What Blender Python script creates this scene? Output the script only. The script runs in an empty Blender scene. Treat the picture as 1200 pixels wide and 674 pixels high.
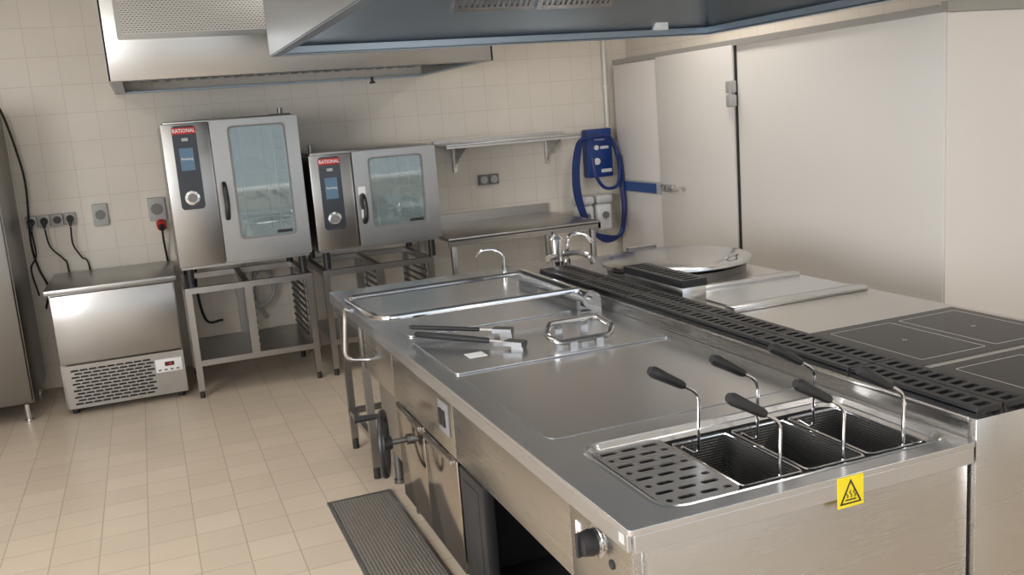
import bpy, bmesh, math, random
from mathutils import Vector, Matrix
from mathutils.geometry import tessellate_polygon
random.seed(3)
SC=bpy.context.scene
COL=SC.collection
# ---------------------------------------------------------------- materials
def mk(name):
    m=bpy.data.materials.new(name);m.use_nodes=True
    nt=m.node_tree;b=nt.nodes['Principled BSDF'];return m,nt,b
def plain(name,col,rough=.5,metal=0.,noise=0.04,scale=18,bump=0.,emit=0.,spec=None):
    m,nt,b=mk(name)
    b.inputs['Roughness'].default_value=rough;b.inputs['Metallic'].default_value=metal
    tc=nt.nodes.new('ShaderNodeTexCoord');nz=nt.nodes.new('ShaderNodeTexNoise');nz.inputs['Scale'].default_value=scale
    nt.links.new(tc.outputs['Object'],nz.inputs['Vector'])
    mx=nt.nodes.new('ShaderNodeMix');mx.data_type='RGBA'
    mx.inputs['A'].default_value=tuple(c*(1-noise) for c in col)+(1,)
    mx.inputs['B'].default_value=tuple(min(1,c*(1+noise)) for c in col)+(1,)
    nt.links.new(nz.outputs['Fac'],mx.inputs['Factor']);nt.links.new(mx.outputs['Result'],b.inputs['Base Color'])
    if bump:
        bp=nt.nodes.new('ShaderNodeBump');bp.inputs['Strength'].default_value=bump;bp.inputs['Distance'].default_value=.002
        nt.links.new(nz.outputs['Fac'],bp.inputs['Height']);nt.links.new(bp.outputs['Normal'],b.inputs['Normal'])
    if emit:
        b.inputs['Emission Color'].default_value=tuple(col)+(1,);b.inputs['Emission Strength'].default_value=emit
    if spec is not None:b.inputs['Specular IOR Level'].default_value=spec
    return m
def steel(name,col=(.58,.58,.57),rough=.28,axis=0,stretch=60,var=.05,bump=.006,metal=1.,amp=.035):
    m,nt,b=mk(name);b.inputs['Metallic'].default_value=metal
    tc=nt.nodes.new('ShaderNodeTexCoord');mp=nt.nodes.new('ShaderNodeMapping')
    s=[stretch*4]*3;s[axis]=2.;mp.inputs['Scale'].default_value=s
    nz=nt.nodes.new('ShaderNodeTexNoise');nz.inputs['Scale'].default_value=1;nz.inputs['Detail'].default_value=3
    nt.links.new(tc.outputs['Object'],mp.inputs['Vector']);nt.links.new(mp.outputs['Vector'],nz.inputs['Vector'])
    n2=nt.nodes.new('ShaderNodeTexNoise');n2.inputs['Scale'].default_value=2.5;n2.inputs['Detail'].default_value=4
    nt.links.new(tc.outputs['Object'],n2.inputs['Vector'])
    mr=nt.nodes.new('ShaderNodeMapRange');mr.inputs['To Min'].default_value=max(.02,rough-var);mr.inputs['To Max'].default_value=rough+var
    ad=nt.nodes.new('ShaderNodeMath');ad.operation='ADD';nt.links.new(nz.outputs['Fac'],ad.inputs[0]);nt.links.new(n2.outputs['Fac'],ad.inputs[1])
    hf=nt.nodes.new('ShaderNodeMath');hf.operation='MULTIPLY';hf.inputs[1].default_value=.5;nt.links.new(ad.outputs[0],hf.inputs[0])
    nt.links.new(hf.outputs[0],mr.inputs['Value']);nt.links.new(mr.outputs['Result'],b.inputs['Roughness'])
    mx=nt.nodes.new('ShaderNodeMix');mx.data_type='RGBA'
    mx.inputs['A'].default_value=tuple(c*(1-amp) for c in col)+(1,);mx.inputs['B'].default_value=tuple(min(1,c*(1+amp)) for c in col)+(1,)
    nt.links.new(nz.outputs['Fac'],mx.inputs['Factor']);nt.links.new(mx.outputs['Result'],b.inputs['Base Color'])
    if bump>0:
        bp=nt.nodes.new('ShaderNodeBump');bp.inputs['Strength'].default_value=bump;bp.inputs['Distance'].default_value=.001
        nt.links.new(nz.outputs['Fac'],bp.inputs['Height']);nt.links.new(bp.outputs['Normal'],b.inputs['Normal'])
    return m
def tiles(name,axes,size,c1,c2,grout,mort,rough,bump=.3,off=(0,0)):
    m,nt,b=mk(name)
    g=nt.nodes.new('ShaderNodeNewGeometry');sp=nt.nodes.new('ShaderNodeSeparateXYZ');cb=nt.nodes.new('ShaderNodeCombineXYZ')
    nt.links.new(g.outputs['Position'],sp.inputs[0])
    for k,a in enumerate(axes):
        ad=nt.nodes.new('ShaderNodeMath');ad.operation='ADD';ad.inputs[1].default_value=off[k]+20*size
        nt.links.new(sp.outputs[a],ad.inputs[0]);nt.links.new(ad.outputs[0],cb.inputs[k])
    br=nt.nodes.new('ShaderNodeTexBrick');br.offset=0;br.squash=1
    br.inputs['Scale'].default_value=1;br.inputs['Brick Width'].default_value=size;br.inputs['Row Height'].default_value=size
    br.inputs['Mortar Size'].default_value=mort;br.inputs['Mortar Smooth'].default_value=.3
    br.inputs['Color1'].default_value=c1+(1,);br.inputs['Color2'].default_value=c2+(1,);br.inputs['Mortar'].default_value=grout+(1,)
    nt.links.new(cb.outputs[0],br.inputs['Vector'])
    nz=nt.nodes.new('ShaderNodeTexNoise');nz.inputs['Scale'].default_value=3;nz.inputs['Detail'].default_value=5;nt.links.new(g.outputs['Position'],nz.inputs['Vector'])
    mr=nt.nodes.new('ShaderNodeMapRange');mr.inputs['To Min'].default_value=.93;mr.inputs['To Max'].default_value=1.06;nt.links.new(nz.outputs['Fac'],mr.inputs['Value'])
    mu=nt.nodes.new('ShaderNodeVectorMath');mu.operation='SCALE';nt.links.new(br.outputs['Color'],mu.inputs[0]);nt.links.new(mr.outputs['Result'],mu.inputs['Scale'])
    nt.links.new(mu.outputs[0],b.inputs['Base Color'])
    b.inputs['Roughness'].default_value=rough
    bp=nt.nodes.new('ShaderNodeBump');bp.invert=True;bp.inputs['Strength'].default_value=bump;bp.inputs['Distance'].default_value=.003
    nt.links.new(br.outputs['Fac'],bp.inputs['Height']);nt.links.new(bp.outputs['Normal'],b.inputs['Normal'])
    return m
def perforated(name,w=.022,h=.012,mort=.0045):
    m,nt,b=mk(name);b.inputs['Metallic'].default_value=.9;b.inputs['Roughness'].default_value=.35
    g=nt.nodes.new('ShaderNodeTexCoord');sp=nt.nodes.new('ShaderNodeSeparateXYZ');cb=nt.nodes.new('ShaderNodeCombineXYZ')
    nt.links.new(g.outputs['Object'],sp.inputs[0]);nt.links.new(sp.outputs[0],cb.inputs[0]);nt.links.new(sp.outputs[2],cb.inputs[1])
    br=nt.nodes.new('ShaderNodeTexBrick');br.inputs['Scale'].default_value=1;br.inputs['Brick Width'].default_value=w;br.inputs['Row Height'].default_value=h
    br.inputs['Mortar Size'].default_value=mort;br.inputs['Color1'].default_value=(.02,.02,.02,1);br.inputs['Color2'].default_value=(.04,.04,.04,1);br.inputs['Mortar'].default_value=(.42,.40,.37,1)
    nt.links.new(cb.outputs[0],br.inputs['Vector']);nt.links.new(br.outputs['Color'],b.inputs['Base Color']);return m
def glassy(name,tint,trans=.5,rough=.03):
    m,nt,b=mk(name);b.inputs['Base Color'].default_value=tint+(1,);b.inputs['Roughness'].default_value=rough
    b.inputs['Specular IOR Level'].default_value=1.0;b.inputs['Coat Weight'].default_value=1.;b.inputs['Coat Roughness'].default_value=.02;b.inputs['Coat IOR'].default_value=2.0
    tr=nt.nodes.new('ShaderNodeBsdfTransparent');tr.inputs[0].default_value=(.9,.97,.97,1);mx=nt.nodes.new('ShaderNodeMixShader');mx.inputs[0].default_value=trans
    o=nt.nodes['Material Output'];nt.links.new(b.outputs[0],mx.inputs[1]);nt.links.new(tr.outputs[0],mx.inputs[2]);nt.links.new(mx.outputs[0],o.inputs[0]);return m
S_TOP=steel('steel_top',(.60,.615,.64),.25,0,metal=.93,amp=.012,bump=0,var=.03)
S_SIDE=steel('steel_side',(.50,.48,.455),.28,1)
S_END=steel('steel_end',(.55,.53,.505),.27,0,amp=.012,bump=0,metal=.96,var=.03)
S_OVEN=steel('steel_oven',(.38,.375,.37),.32,0)
S_X=steel('steel_x',(.43,.42,.41),.3,0)
S_V=steel('steel_vertical',(.38,.37,.36),.32,2)
S_FR=steel('steel_fridge',(.27,.26,.25),.34,2)
S_HOOD=steel('steel_hood',(.35,.34,.325),.25,0)
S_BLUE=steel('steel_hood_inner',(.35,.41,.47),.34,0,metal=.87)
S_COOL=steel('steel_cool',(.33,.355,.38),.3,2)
S_DARK=steel('steel_dark',(.22,.22,.22),.4,0)
S_LIGHT=steel('steel_light',(.54,.54,.54),.24,0,metal=.96,amp=.015)
CHROME=plain('chrome',(.66,.66,.67),.12,1.,.01)
BLACK=plain('black_plastic',(.018,.018,.02),.4)
IRON=plain('cast_iron',(.020,.020,.022),.42,.2,.15,60,.4)
RUB=plain('black_rubber',(.012,.012,.013),.6)
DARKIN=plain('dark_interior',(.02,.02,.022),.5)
GLASSB=plain('black_glass',(.014,.012,.011),.09,spec=.10)
PANELB=plain('black_panel',(.03,.035,.045),.2)
WHITE=plain('white_paint',(.8,.8,.8),.5)
GREY=plain('grey_plastic',(.2,.2,.2),.5)
LGREY=plain('light_grey_plastic',(.45,.45,.44),.5)
CAPG=plain('pale_grey_plastic',(.66,.66,.65),.45)
LINE=plain('hob_line',(.48,.46,.43),.5)
BLUE=plain('blue_plastic',(.01,.045,.22),.4)
BLUE2=plain('blue_strip',(.025,.09,.30),.4)
BLUEH=plain('blue_hose',(.008,.03,.16),.4)
RED=plain('red_plastic',(.55,.02,.015),.4)
YELL=plain('yellow_sticker',(.9,.72,.02),.5)
SCREEN=plain('display_glow',(.07,.13,.19),.3,emit=.35)
COLD=plain('cold_room_panel',(.86,.82,.77),.42,0,.015,3)
COLD2=plain('cold_room_panel_light',(.86,.81,.77),.42,0,.015,3)
PAINT=plain('ceiling_paint',(.84,.82,.78),.8)
TRIMM=plain('grey_trim',(.4,.38,.35),.5)
OVENGL=glassy('oven_glass',(.36,.44,.45),.62)
OVENIN=plain('oven_cavity',(.50,.52,.52),.4,.4)
PERF=perforated('perforated_sheet')
MESHM=plain('basket_wire',(.22,.22,.22),.35,1.)
FILL_GLOW=plain('fill_panel_glow',(1,.97,.93),.5,emit=3)
WALLM=tiles('wall_tiles',(0,2),.2,(.76,.70,.615),(.78,.715,.63),(.63,.56,.465),.0022,.28,.25,off=(.05,.02))
WALLY=tiles('wall_tiles_side',(1,2),.2,(.76,.70,.615),(.78,.715,.63),(.63,.56,.465),.0022,.28,.25)
FLOORM=tiles('floor_tiles',(0,1),.2,(.555,.465,.365),(.605,.51,.405),(.40,.32,.24),.0028,.42,.2)
# ---------------------------------------------------------------- mesh builder
def rrect(u0,u1,v0,v1,r,n=6):
    L=[]
    for cx,cy,a0 in ((u1-r,v1-r,0),(u0+r,v1-r,90),(u0+r,v0+r,180),(u1-r,v0+r,270)):
        for i in range(n+1):
            a=math.radians(a0+90*i/n);L.append((cx+r*math.cos(a),cy+r*math.sin(a)))
    return L
def cat(pts,k=6,closed=False):
    P=[Vector(p) for p in pts];n=len(P);out=[]
    rng=n if closed else n-1
    for i in range(rng):
        p1=P[i];p2=P[(i+1)%n]
        p0=P[i-1] if (i>0 or closed) else p1*2-p2
        p3=P[(i+2)%n] if (i+2<n or closed) else p2*2-p1
        for j in range(k):
            t=j/k
            out.append(.5*((2*p1)+(p2-p0)*t+(2*p0-5*p1+4*p2-p3)*t*t+(3*p1-p0-3*p2+p3)*t**3))
    if not closed:out.append(P[-1])
    return out
def fillet(pts,r,k=5,closed=False):
    P=[Vector(p) for p in pts];n=len(P);out=[]
    for i in range(n):
        if not closed and i in (0,n-1):out.append(P[i]);continue
        a=P[i-1];b=P[i];c=P[(i+1)%n]
        d1=(a-b);d2=(c-b);rr=min(r,d1.length*.48,d2.length*.48)
        s=b+d1.normalized()*rr;e=b+d2.normalized()*rr
        for j in range(k+1):
            t=j/k;out.append((1-t)**2*s+2*t*(1-t)*b+t*t*e)
    return out
class MB:
    def __init__(s):s.v=[];s.f=[];s.mi=[];s.m=0
    def add(s,vs,fs):
        o=len(s.v);s.v+= [tuple(v) for v in vs];s.f+=[tuple(i+o for i in f) for f in fs];s.mi+=[s.m]*len(fs);return s
    def mat(s,i):s.m=i;return s
    def box(s,x0,x1,y0,y1,z0,z1,b=0,seg=2):
        if b<=0:
            v=[(x,y,z) for x in(x0,x1) for y in(y0,y1) for z in(z0,z1)]
            return s.add(v,[(0,1,3,2),(4,6,7,5),(0,4,5,1),(2,3,7,6),(0,2,6,4),(1,5,7,3)])
        bm=bmesh.new();bmesh.ops.create_cube(bm,size=1)
        for v in bm.verts:v.co=Vector(((x0+x1)/2+v.co.x*(x1-x0),(y0+y1)/2+v.co.y*(y1-y0),(z0+z1)/2+v.co.z*(z1-z0)))
        bmesh.ops.bevel(bm,geom=bm.edges[:],offset=b,segments=seg,affect='EDGES',profile=.5)
        bm.verts.index_update();s.add([v.co.copy() for v in bm.verts],[[v.index for v in f.verts] for f in bm.faces]);bm.free();return s
    def obox(s,p0,p1,w,h,up=(0,0,1)):
        p0=Vector(p0);p1=Vector(p1);d=(p1-p0).normalized();side=d.cross(Vector(up)).normalized();u=side.cross(d)
        v=[p+side*a*w/2+u*c*h/2 for p in(p0,p1) for a in(-1,1) for c in(-1,1)]
        return s.add(v,[(0,1,3,2),(4,6,7,5),(0,4,5,1),(2,3,7,6),(0,2,6,4),(1,5,7,3)])
    def cyl(s,p0,p1,r0,r1=None,n=24):
        if r1 is None:r1=r0
        p0=Vector(p0);p1=Vector(p1);d=(p1-p0).normalized();a=d.orthogonal().normalized();b=d.cross(a)
        v=[]
        for p,r in((p0,r0),(p1,r1)):
            for i in range(n):
                t=2*math.pi*i/n;v.append(p+a*math.cos(t)*r+b*math.sin(t)*r)
        return s.add(v,[(i,(i+1)%n,n+(i+1)%n,n+i) for i in range(n)]+[tuple(range(n))[::-1],tuple(range(n,2*n))])
    def tube(s,pts,r,n=8,closed=False,rad=None):
        P=[Vector(p) for p in pts];N=len(P);v=[];prev=None
        for i,p in enumerate(P):
            if closed:d=(P[(i+1)%N]-P[i-1])
            else:d=(P[min(i+1,N-1)]-P[max(i-1,0)])
            d.normalize()
            if prev is None:a=d.orthogonal().normalized()
            else:
                a=prev-d*prev.dot(d)
                a=a.normalized() if a.length>1e-6 else d.orthogonal().normalized()
            prev=a;b=d.cross(a);rr=rad[i] if rad else r
            for k in range(n):
                t=2*math.pi*k/n;v.append(p+a*math.cos(t)*rr+b*math.sin(t)*rr)
        f=[]
        for i in range(N if closed else N-1):
            j=(i+1)%N
            for k in range(n):f.append((i*n+k,i*n+(k+1)%n,j*n+(k+1)%n,j*n+k))
        if not closed:f+= [tuple(range(n))[::-1],tuple(range((N-1)*n,N*n))]
        return s.add(v,f)
    def lathe(s,c,prof,n=48,axis='z',sgn=1):
        v=[];c=Vector(c)
        for r,h in prof:
            for i in range(n):
                t=2*math.pi*i/n;a,b=r*math.cos(t),r*math.sin(t);h2=h*sgn
                q={'z':(a,b,h2),'y':(a,h2,b),'x':(h2,a,b)}[axis];v.append(c+Vector(q))
        f=[]
        for j in range(len(prof)-1):
            for i in range(n):f.append((j*n+i,j*n+(i+1)%n,(j+1)*n+(i+1)%n,(j+1)*n+i))
        f+=[tuple(range(n))[::-1],tuple(range((len(prof)-1)*n,len(prof)*n))]
        return s.add(v,f)
    def plate(s,loops,w0,w1,mp):
        tri=tessellate_polygon([[Vector((u,v,0)) for u,v in L] for L in loops])
        flat=[p for L in loops for p in L];n=len(flat)
        v=[mp(u,w,w0) for u,w in flat]+[mp(u,w,w1) for u,w in flat]
        f=[tuple(t) for t in tri]+[tuple(i+n for i in t)[::-1] for t in tri]
        o=0
        for L in loops:
            k=len(L)
            for i in range(k):f.append((o+i,o+(i+1)%k,n+o+(i+1)%k,n+o+i))
            o+=k
        return s.add(v,f)
    def loft(s,loops,cap=True):
        v=[p for L in loops for p in L];n=len(loops[0]);f=[]
        for j in range(len(loops)-1):
            for i in range(n):f.append((j*n+i,j*n+(i+1)%n,(j+1)*n+(i+1)%n,(j+1)*n+i))
        if cap:f.append(tuple(range((len(loops)-1)*n,len(loops)*n)))
        return s.add(v,f)
XY=lambda u,v,w:(u,v,w)
XZ=lambda u,v,w:(u,w,v)
YZ=lambda u,v,w:(w,u,v)
ORG={}
def mkobj(name,mb,mats,bev=0,recalc=True):
    if not isinstance(mats,(list,tuple)):mats=[mats]
    xs=[[v[k] for v in mb.v] for k in range(3)]
    c=Vector([(min(x)+max(x))/2 for x in xs])
    me=bpy.data.meshes.new(name);me.from_pydata([Vector(v)-c for v in mb.v],[],mb.f)
    for p,i in zip(me.polygons,mb.mi):p.material_index=i
    for m in mats:me.materials.append(m)
    if recalc:
        bm=bmesh.new();bm.from_mesh(me);bmesh.ops.recalc_face_normals(bm,faces=bm.faces);bm.to_mesh(me);bm.free()
    me.shade_smooth();me.set_sharp_from_angle(angle=math.radians(35))
    o=bpy.data.objects.new(name,me);COL.objects.link(o);o.location=c
    ORG[o.name]=c
    if bev:
        b=o.modifiers.new('bevel','BEVEL');b.width=bev;b.segments=2;b.limit_method='ANGLE';b.angle_limit=math.radians(40)
    return o
def thing(name,label,cat_,loc,group=None):
    o=bpy.data.objects.new(name,None);o.empty_display_size=.1;o.location=loc;COL.objects.link(o)
    o['label']=label;o['category']=cat_
    if group:o['group']=group
    ORG[o.name]=Vector(loc);return o
def part(par,name,mb,mats,label=None,bev=0):
    o=mkobj(name,mb,mats,bev);c=ORG[o.name]
    o.parent=par;o.location=c-ORG[par.name]
    if label:o['label']=label
    return o
def solo(name,label,cat_,mb,mats,group=None,bev=0):
    o=mkobj(name,mb,mats,bev);o['label']=label;o['category']=cat_
    if group:o['group']=group
    return o
def struct(name,mb,mats,bev=0):
    o=mkobj(name,mb,mats,bev);o['kind']='structure';return o
def dup(o,off,par=None,label=None):
    c=o.copy();COL.objects.link(c)
    if par is None:
        c.location=o.location+Vector(off);ORG[c.name]=ORG[o.name]+Vector(off)
    else:
        c.parent=par;ORG[c.name]=ORG[o.name]+Vector(off)
    if label:c['label']=label
    for ch in list(o.children):dup(ch,off,c)
    return c
def textmesh(body,size,mp,mb,w=0.,bold=0.):
    cu=bpy.data.curves.new('t','FONT');cu.body=body;cu.size=size;cu.align_x='CENTER';cu.align_y='CENTER';cu.extrude=.0004;cu.offset=bold;cu.resolution_u=2
    o=bpy.data.objects.new('t',cu);COL.objects.link(o)
    dg=bpy.context.evaluated_depsgraph_get();me=bpy.data.meshes.new_from_object(o.evaluated_get(dg))
    mb.add([mp(v.co.x,v.co.y,v.co.z) for v in me.vertices],[tuple(p.vertices) for p in me.polygons])
    bpy.data.objects.remove(o);bpy.data.curves.remove(cu);bpy.data.meshes.remove(me)
    return mb
# ---------------------------------------------------------------- room
struct('floor',MB().box(-3,6,-3,7.5,-.1,0),FLOORM)
struct('ceiling',MB().box(-3,6,-3,7.5,3.0,3.1),PAINT)
struct('wall_back',MB().box(-3.1,6.1,7.5,7.6,-.1,3.1),WALLM)
def wall_holes(u0,u1,holes):
    return [[(u0,-.1),(u1,-.1),(u1,3.1),(u0,3.1)]]+[[(a,c),(b,c),(b,d),(a,d)] for a,b,c,d in holes]
ZW0,ZW1=.8,2.6
struct('wall_rear',MB().plate(wall_holes(-3.1,6.1,[(-2.2,.4,ZW0,ZW1),(1.0,5.0,ZW0,ZW1)]),-3.1,-3.0,XZ),PAINT)
struct('wall_left',MB().plate(wall_holes(-3,7.5,[(-1.5,2.6,1.0,2.5)]),-3.1,-3.0,YZ),WALLY)
struct('wall_side',MB().box(6,6.1,-3,7.5,-.1,3.1),PAINT)
for i,(a,b) in enumerate(((-2.2,.4),(1.0,5.0))):
    m=MB();m.plate([[(a,ZW0),(b,ZW0),(b,ZW1),(a,ZW1)]]+[[(p,ZW0+.06),(q,ZW0+.06),(q,ZW1-.06),(p,ZW1-.06)] for p,q in ((a+.06,(a+b)/2-.03),((a+b)/2+.03,b-.06))],-3.08,-3.02,XZ)
    struct('window_%d'%(i+1),m,WHITE)
m=MB();m.plate([[(-1.5,1.0),(2.6,1.0),(2.6,2.5),(-1.5,2.5)]]+[[(p,1.06),(q,1.06),(q,2.44),(p,2.44)] for p,q in ((-1.44,.5),(.56,2.54))],-3.08,-3.02,YZ)
struct('window_3',m,WHITE)
# cold room block
struct('wall_right',MB().box(3.92,5.99,3.78,7.4,0,2.1,.004),COLD)
struct('wall_upper',MB().box(4.1,5.99,3.80,7.49,2.11,2.99),WALLY)
struct('trim_1',MB().box(3.915,5.99,3.755,3.80,2.085,2.14).box(3.9,3.925,3.80,7.4,2.085,2.125),TRIMM)
struct('trim_2',MB().box(3.925,5.98,3.768,3.779,.02,2.08),COLD2)
d=struct('door_1',MB().box(3.895,3.92,5.62,6.66,.1,2.09,.004),COLD)
part(d,'gasket',MB().box(3.908,3.921,5.595,5.612,.1,2.09),BLACK,'dark rubber door seal')
for z in (1.76,.45):
    part(d,'hinge',MB().box(3.86,3.895,5.57,5.66,z-.09,z-.005,.01).box(3.86,3.895,5.57,5.66,z+.005,z+.09,.01).cyl((3.865,5.6,z-.08),(3.865,5.6,z+.08),.014),LGREY,'grey plastic hinge')
part(d,'handle',MB().box(3.85,3.895,6.42,6.60,1.03,1.09,.012).tube(cat([(3.86,6.52,1.06),(3.83,6.42,1.06),(3.82,6.32,1.063),(3.82,6.24,1.065)]),.016,10),CHROME,'chrome lever handle')
struct('trim_3',MB().box(3.905,3.92,6.68,7.39,.02,2.08,.003),COLD2)
s=thing('door_lock_plate','flat blue and grey lock strip on the cold room panel','lock',(3.9,7.0,1.0))
part(s,'housing',MB().box(3.89,3.905,6.64,7.33,.995,1.10,.004),LGREY)
part(s,'name_strip',MB().box(3.886,3.891,6.72,7.30,1.005,1.085),BLUE2,'blue strip')
solo('wall_pipe','white vertical service pipe on the tiled wall','pipe',MB().cyl((3.86,7.47,1.56),(3.86,7.47,2.98),.015).box(3.835,3.885,7.46,7.5,1.9,1.92).box(3.835,3.885,7.46,7.5,2.6,2.62),PAINT)
# ---------------------------------------------------------------- tall fridge
f=thing('tall_refrigerator','tall stainless steel upright refrigerator against the tiled wall','refrigerator',(-1.4,7.0,0))
part(f,'body',MB().box(-1.9,-.86,6.66,7.44,.12,2.03,.006),S_FR)
part(f,'door',MB().box(-1.895,-.865,6.6,6.655,.14,2.0,.01),S_FR)
part(f,'handle',MB().tube(fillet([(-1.80,6.6,1.5),(-1.80,6.55,1.5),(-1.80,6.55,.9),(-1.80,6.6,.9)],.02),.01),CHROME)
for x in(-1.82,-.91):
    for y in(6.66,7.36):part(f,'leg',MB().cyl((x,y,0),(x,y,.12),.02).cyl((x,y,0),(x,y,.015),.028),CHROME)
# ---------------------------------------------------------------- chiller
c=thing('blast_chiller','low stainless steel blast chiller with vent grille','chiller',(-.3,7.0,0))
part(c,'body',MB().box(-.68,.09,6.64,7.42,.04,.815,.004),S_X)
part(c,'top_cover',MB().box(-.70,.11,6.58,7.44,.815,.85,.006),S_OVEN)
part(c,'door',MB().box(-.675,.085,6.6,6.64,.345,.805,.008),S_X)
m=MB();holes=[];
for r in range(11):
    z=.066+r*.0225
    for k in range(9):
        u=-.62+k*.0555+(.02 if r%2 else 0)
        L=[]
        for (a,b_) in rrect(u,u+.050,z,z+.0125,.006,3):
            L.append((a,b_+.006*math.sin((a-u)/.05*math.pi)))
        holes.append(L)
m.plate([rrect(-.66,.085,.045,.335,.004,2)]+holes,6.605,6.611,XZ)
part(c,'vent_panel',m,S_X,'stainless panel with slotted grille')
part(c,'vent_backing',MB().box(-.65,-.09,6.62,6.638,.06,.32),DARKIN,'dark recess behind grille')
dsp=part(c,'control_display',MB().box(-.10,.07,6.593,6.606,.2,.29,.003),WHITE,'white controller panel')
part(dsp,'screen',MB().box(-.04,.02,6.589,6.594,.242,.270),plain('screen_dark',(.05,.01,.01),.3),'dark screen')
m=textmesh('-18',.02,lambda u,v,w:(-.01+u,6.5885-w,.256+v),MB());part(dsp,'digit_readout',m,plain('red_glow',(.8,.05,.03),.4,emit=.5),'red digits')
m=MB()
for k in range(4):m.box(-.085+k*.038,-.065+k*.038,6.590,6.5935,.212,.222)
part(dsp,'button_row',m,GREY)
for x in(-.63,.04):
    for y in(6.68,7.36):part(c,'foot',MB().cyl((x,y,0),(x,y,.045),.022),BLACK)
# ---------------------------------------------------------------- ovens
def oven(x0,x1,z0,z1,label,px0,px1,pz0,gx0,gx1,gz0,gz1,xs,hx,hz0,hz1,rails):
    yf=6.5;yb=7.3
    o=thing('combi_oven',label,'oven',((x0+x1)/2,6.9,z0))
    ci=(gx0-.03,gx1+.02,gz0-.01,gz1+.0)
    m=MB().box(x0,ci[0],yf+.02,yb,z0+.03,z1-.03,.004).box(ci[1],x1,yf+.02,yb,z0+.03,z1-.03,.004)
    m.box(ci[0],ci[1],yf+.02,yb,z0+.03,ci[2]).box(ci[0],ci[1],yf+.02,yb,ci[3],z1-.03).box(ci[0],ci[1],yb-.1,yb,ci[2],ci[3])
    m.box(x0+.02,x1-.02,yf+.05,yb-.02,z1-.035,z1-.005,.006).box(x0+.01,x1-.01,yf+.03,yb-.02,z0,z0+.035)
    part(o,'body',m,S_OVEN)
    m=MB().box(ci[0],ci[0]+.004,yf+.02,yb-.1,ci[2],ci[3]).box(ci[1]-.004,ci[1],yf+.02,yb-.1,ci[2],ci[3]).box(ci[0],ci[1],yb-.105,yb-.1,ci[2],ci[3]).box(ci[0],ci[1],yf+.02,yb-.1,ci[2],ci[2]+.004).box(ci[0],ci[1],yf+.02,yb-.1,ci[3]-.004,ci[3])
    part(o,'cavity',m,OVENIN,'bright steel oven cavity')
    m=MB()
    for r in range(rails):
        z=ci[2]+.04+r*(ci[3]-ci[2]-.06)/rails
        for xx in(ci[0]+.02,ci[1]-.02):m.box(xx-.012,xx+.012,yf+.06,yb-.12,z,z+.008)
        if r<rails*.6 and r%2==1:
            for k in range(7):m.box(ci[0]+.03,ci[1]-.03,yf+.1+k*.07,yf+.109+k*.07,z+.006,z+.015)
    for yy in(yf+.08,yb-.15):
        for xx in(ci[0]+.02,ci[0]+.10,ci[1]-.10,ci[1]-.02):m.cyl((xx,yy,ci[2]),(xx,yy,ci[3]),.006,n=8)
    part(o,'shelf_rack',m,S_DARK,'wire shelf supports inside')
    m=MB().lathe(((ci[0]+ci[1])/2,yb-.107,(ci[2]+ci[3])/2),[(.16,0),(.16,.01),(.13,.014),(.05,.016)],40,'y',-1)
    part(o,'fan_cover',m,S_DARK,'round fan cover plate at the back')
    p=part(o,'control_column',MB().box(x0,xs-.006,yf-.005,yf+.02,z0+.02,z1-.02,.006),S_OVEN)
    part(p,'control_panel',MB().plate([rrect(px0,px1,pz0,z1-.035,.025,5)],yf-.011,yf-.004,XZ),PANELB,'dark glass control panel')
    cx=(px0+px1)/2
    part(p,'display',MB().box(px0+.032,px1-.032,yf-.014,yf-.011,z1-.325,z1-.18),SCREEN,'lit display')
    part(p,'display_text',textmesh('Finishing',.021,lambda u,v,w:(cx+u,yf-.0142-w,z1-.25+v),MB(),bold=.0003),WHITE,'white screen text')
    part(p,'logo_badge',MB().box(px0+.002,px1-.002,yf-.016,yf-.010,z1-.09,z1-.047,.002),RED,'red badge')
    part(p,'logo_lettering',textmesh('RATIONAL',.034,lambda u,v,w:(cx+u*.85,yf-.017-w,z1-.0685+v),MB(),bold=.0008),WHITE,'white letters')
    part(p,'control_knob',MB().lathe((cx,yf-.011,pz0+.075),[(.047,0),(.047,.006),(.036,.008),(.036,.012)],32,'y',-1).mat(1).lathe((cx,yf-.02,pz0+.075),[(.031,0),(.029,.02),(.012,.022)],32,'y',-1),[CHROME,GREY],'chrome ringed round knob')
    part(p,'button',MB().box(cx-.02,cx+.02,yf-.013,yf-.0105,z1-.135,z1-.115),LGREY)
    dr=part(o,'door',MB().plate([rrect(xs,x1,z0+.025,z1-.015,.01,3),rrect(gx0,gx1,gz0,gz1,.03,5)],yf-.03,yf+.015,XZ),S_OVEN,bev=.003)
    part(dr,'door_window',MB().plate([rrect(gx0-.006,gx1+.006,gz0-.006,gz1+.006,.03,5)],yf-.024,yf-.018,XZ),OVENGL,'pale green tinted glass')
    part(dr,'window_frame',MB().plate([rrect(gx0-.004,gx1+.004,gz0-.004,gz1+.004,.034,5),rrect(gx0+.012,gx1-.012,gz0+.012,gz1-.012,.025,5)],yf-.027,yf-.024,XZ),GREY,'dark border round the glass')
    m=MB().tube(cat([(hx,yf-.03,hz0),(hx,yf-.075,hz0+.03),(hx+.004,yf-.08,(hz0+hz1)/2),(hx,yf-.075,hz1-.03),(hx,yf-.03,hz1)],5),.017,10)
    part(dr,'handle',m,BLACK,'black lever handle')
    part(dr,'badge_small',MB().box(gx1-.13,gx1-.03,yf-.029,yf-.0265,gz0+.02,gz0+.04),BLACK)
    for xx in(x0+.06,x1-.06):
        for yy in(yf+.07,yb-.08):part(o,'foot',MB().cyl((xx,yy,z0-.12),(xx,yy,z0),.025,n=16),BLACK)
    return o
o1=oven(.14,1.01,.88,1.86,'tall stainless combi steam oven with glass door on a stand',.205,.355,1.28,.55,.925,1.045,1.80,.44,.485,1.2,1.43,9)
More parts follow.
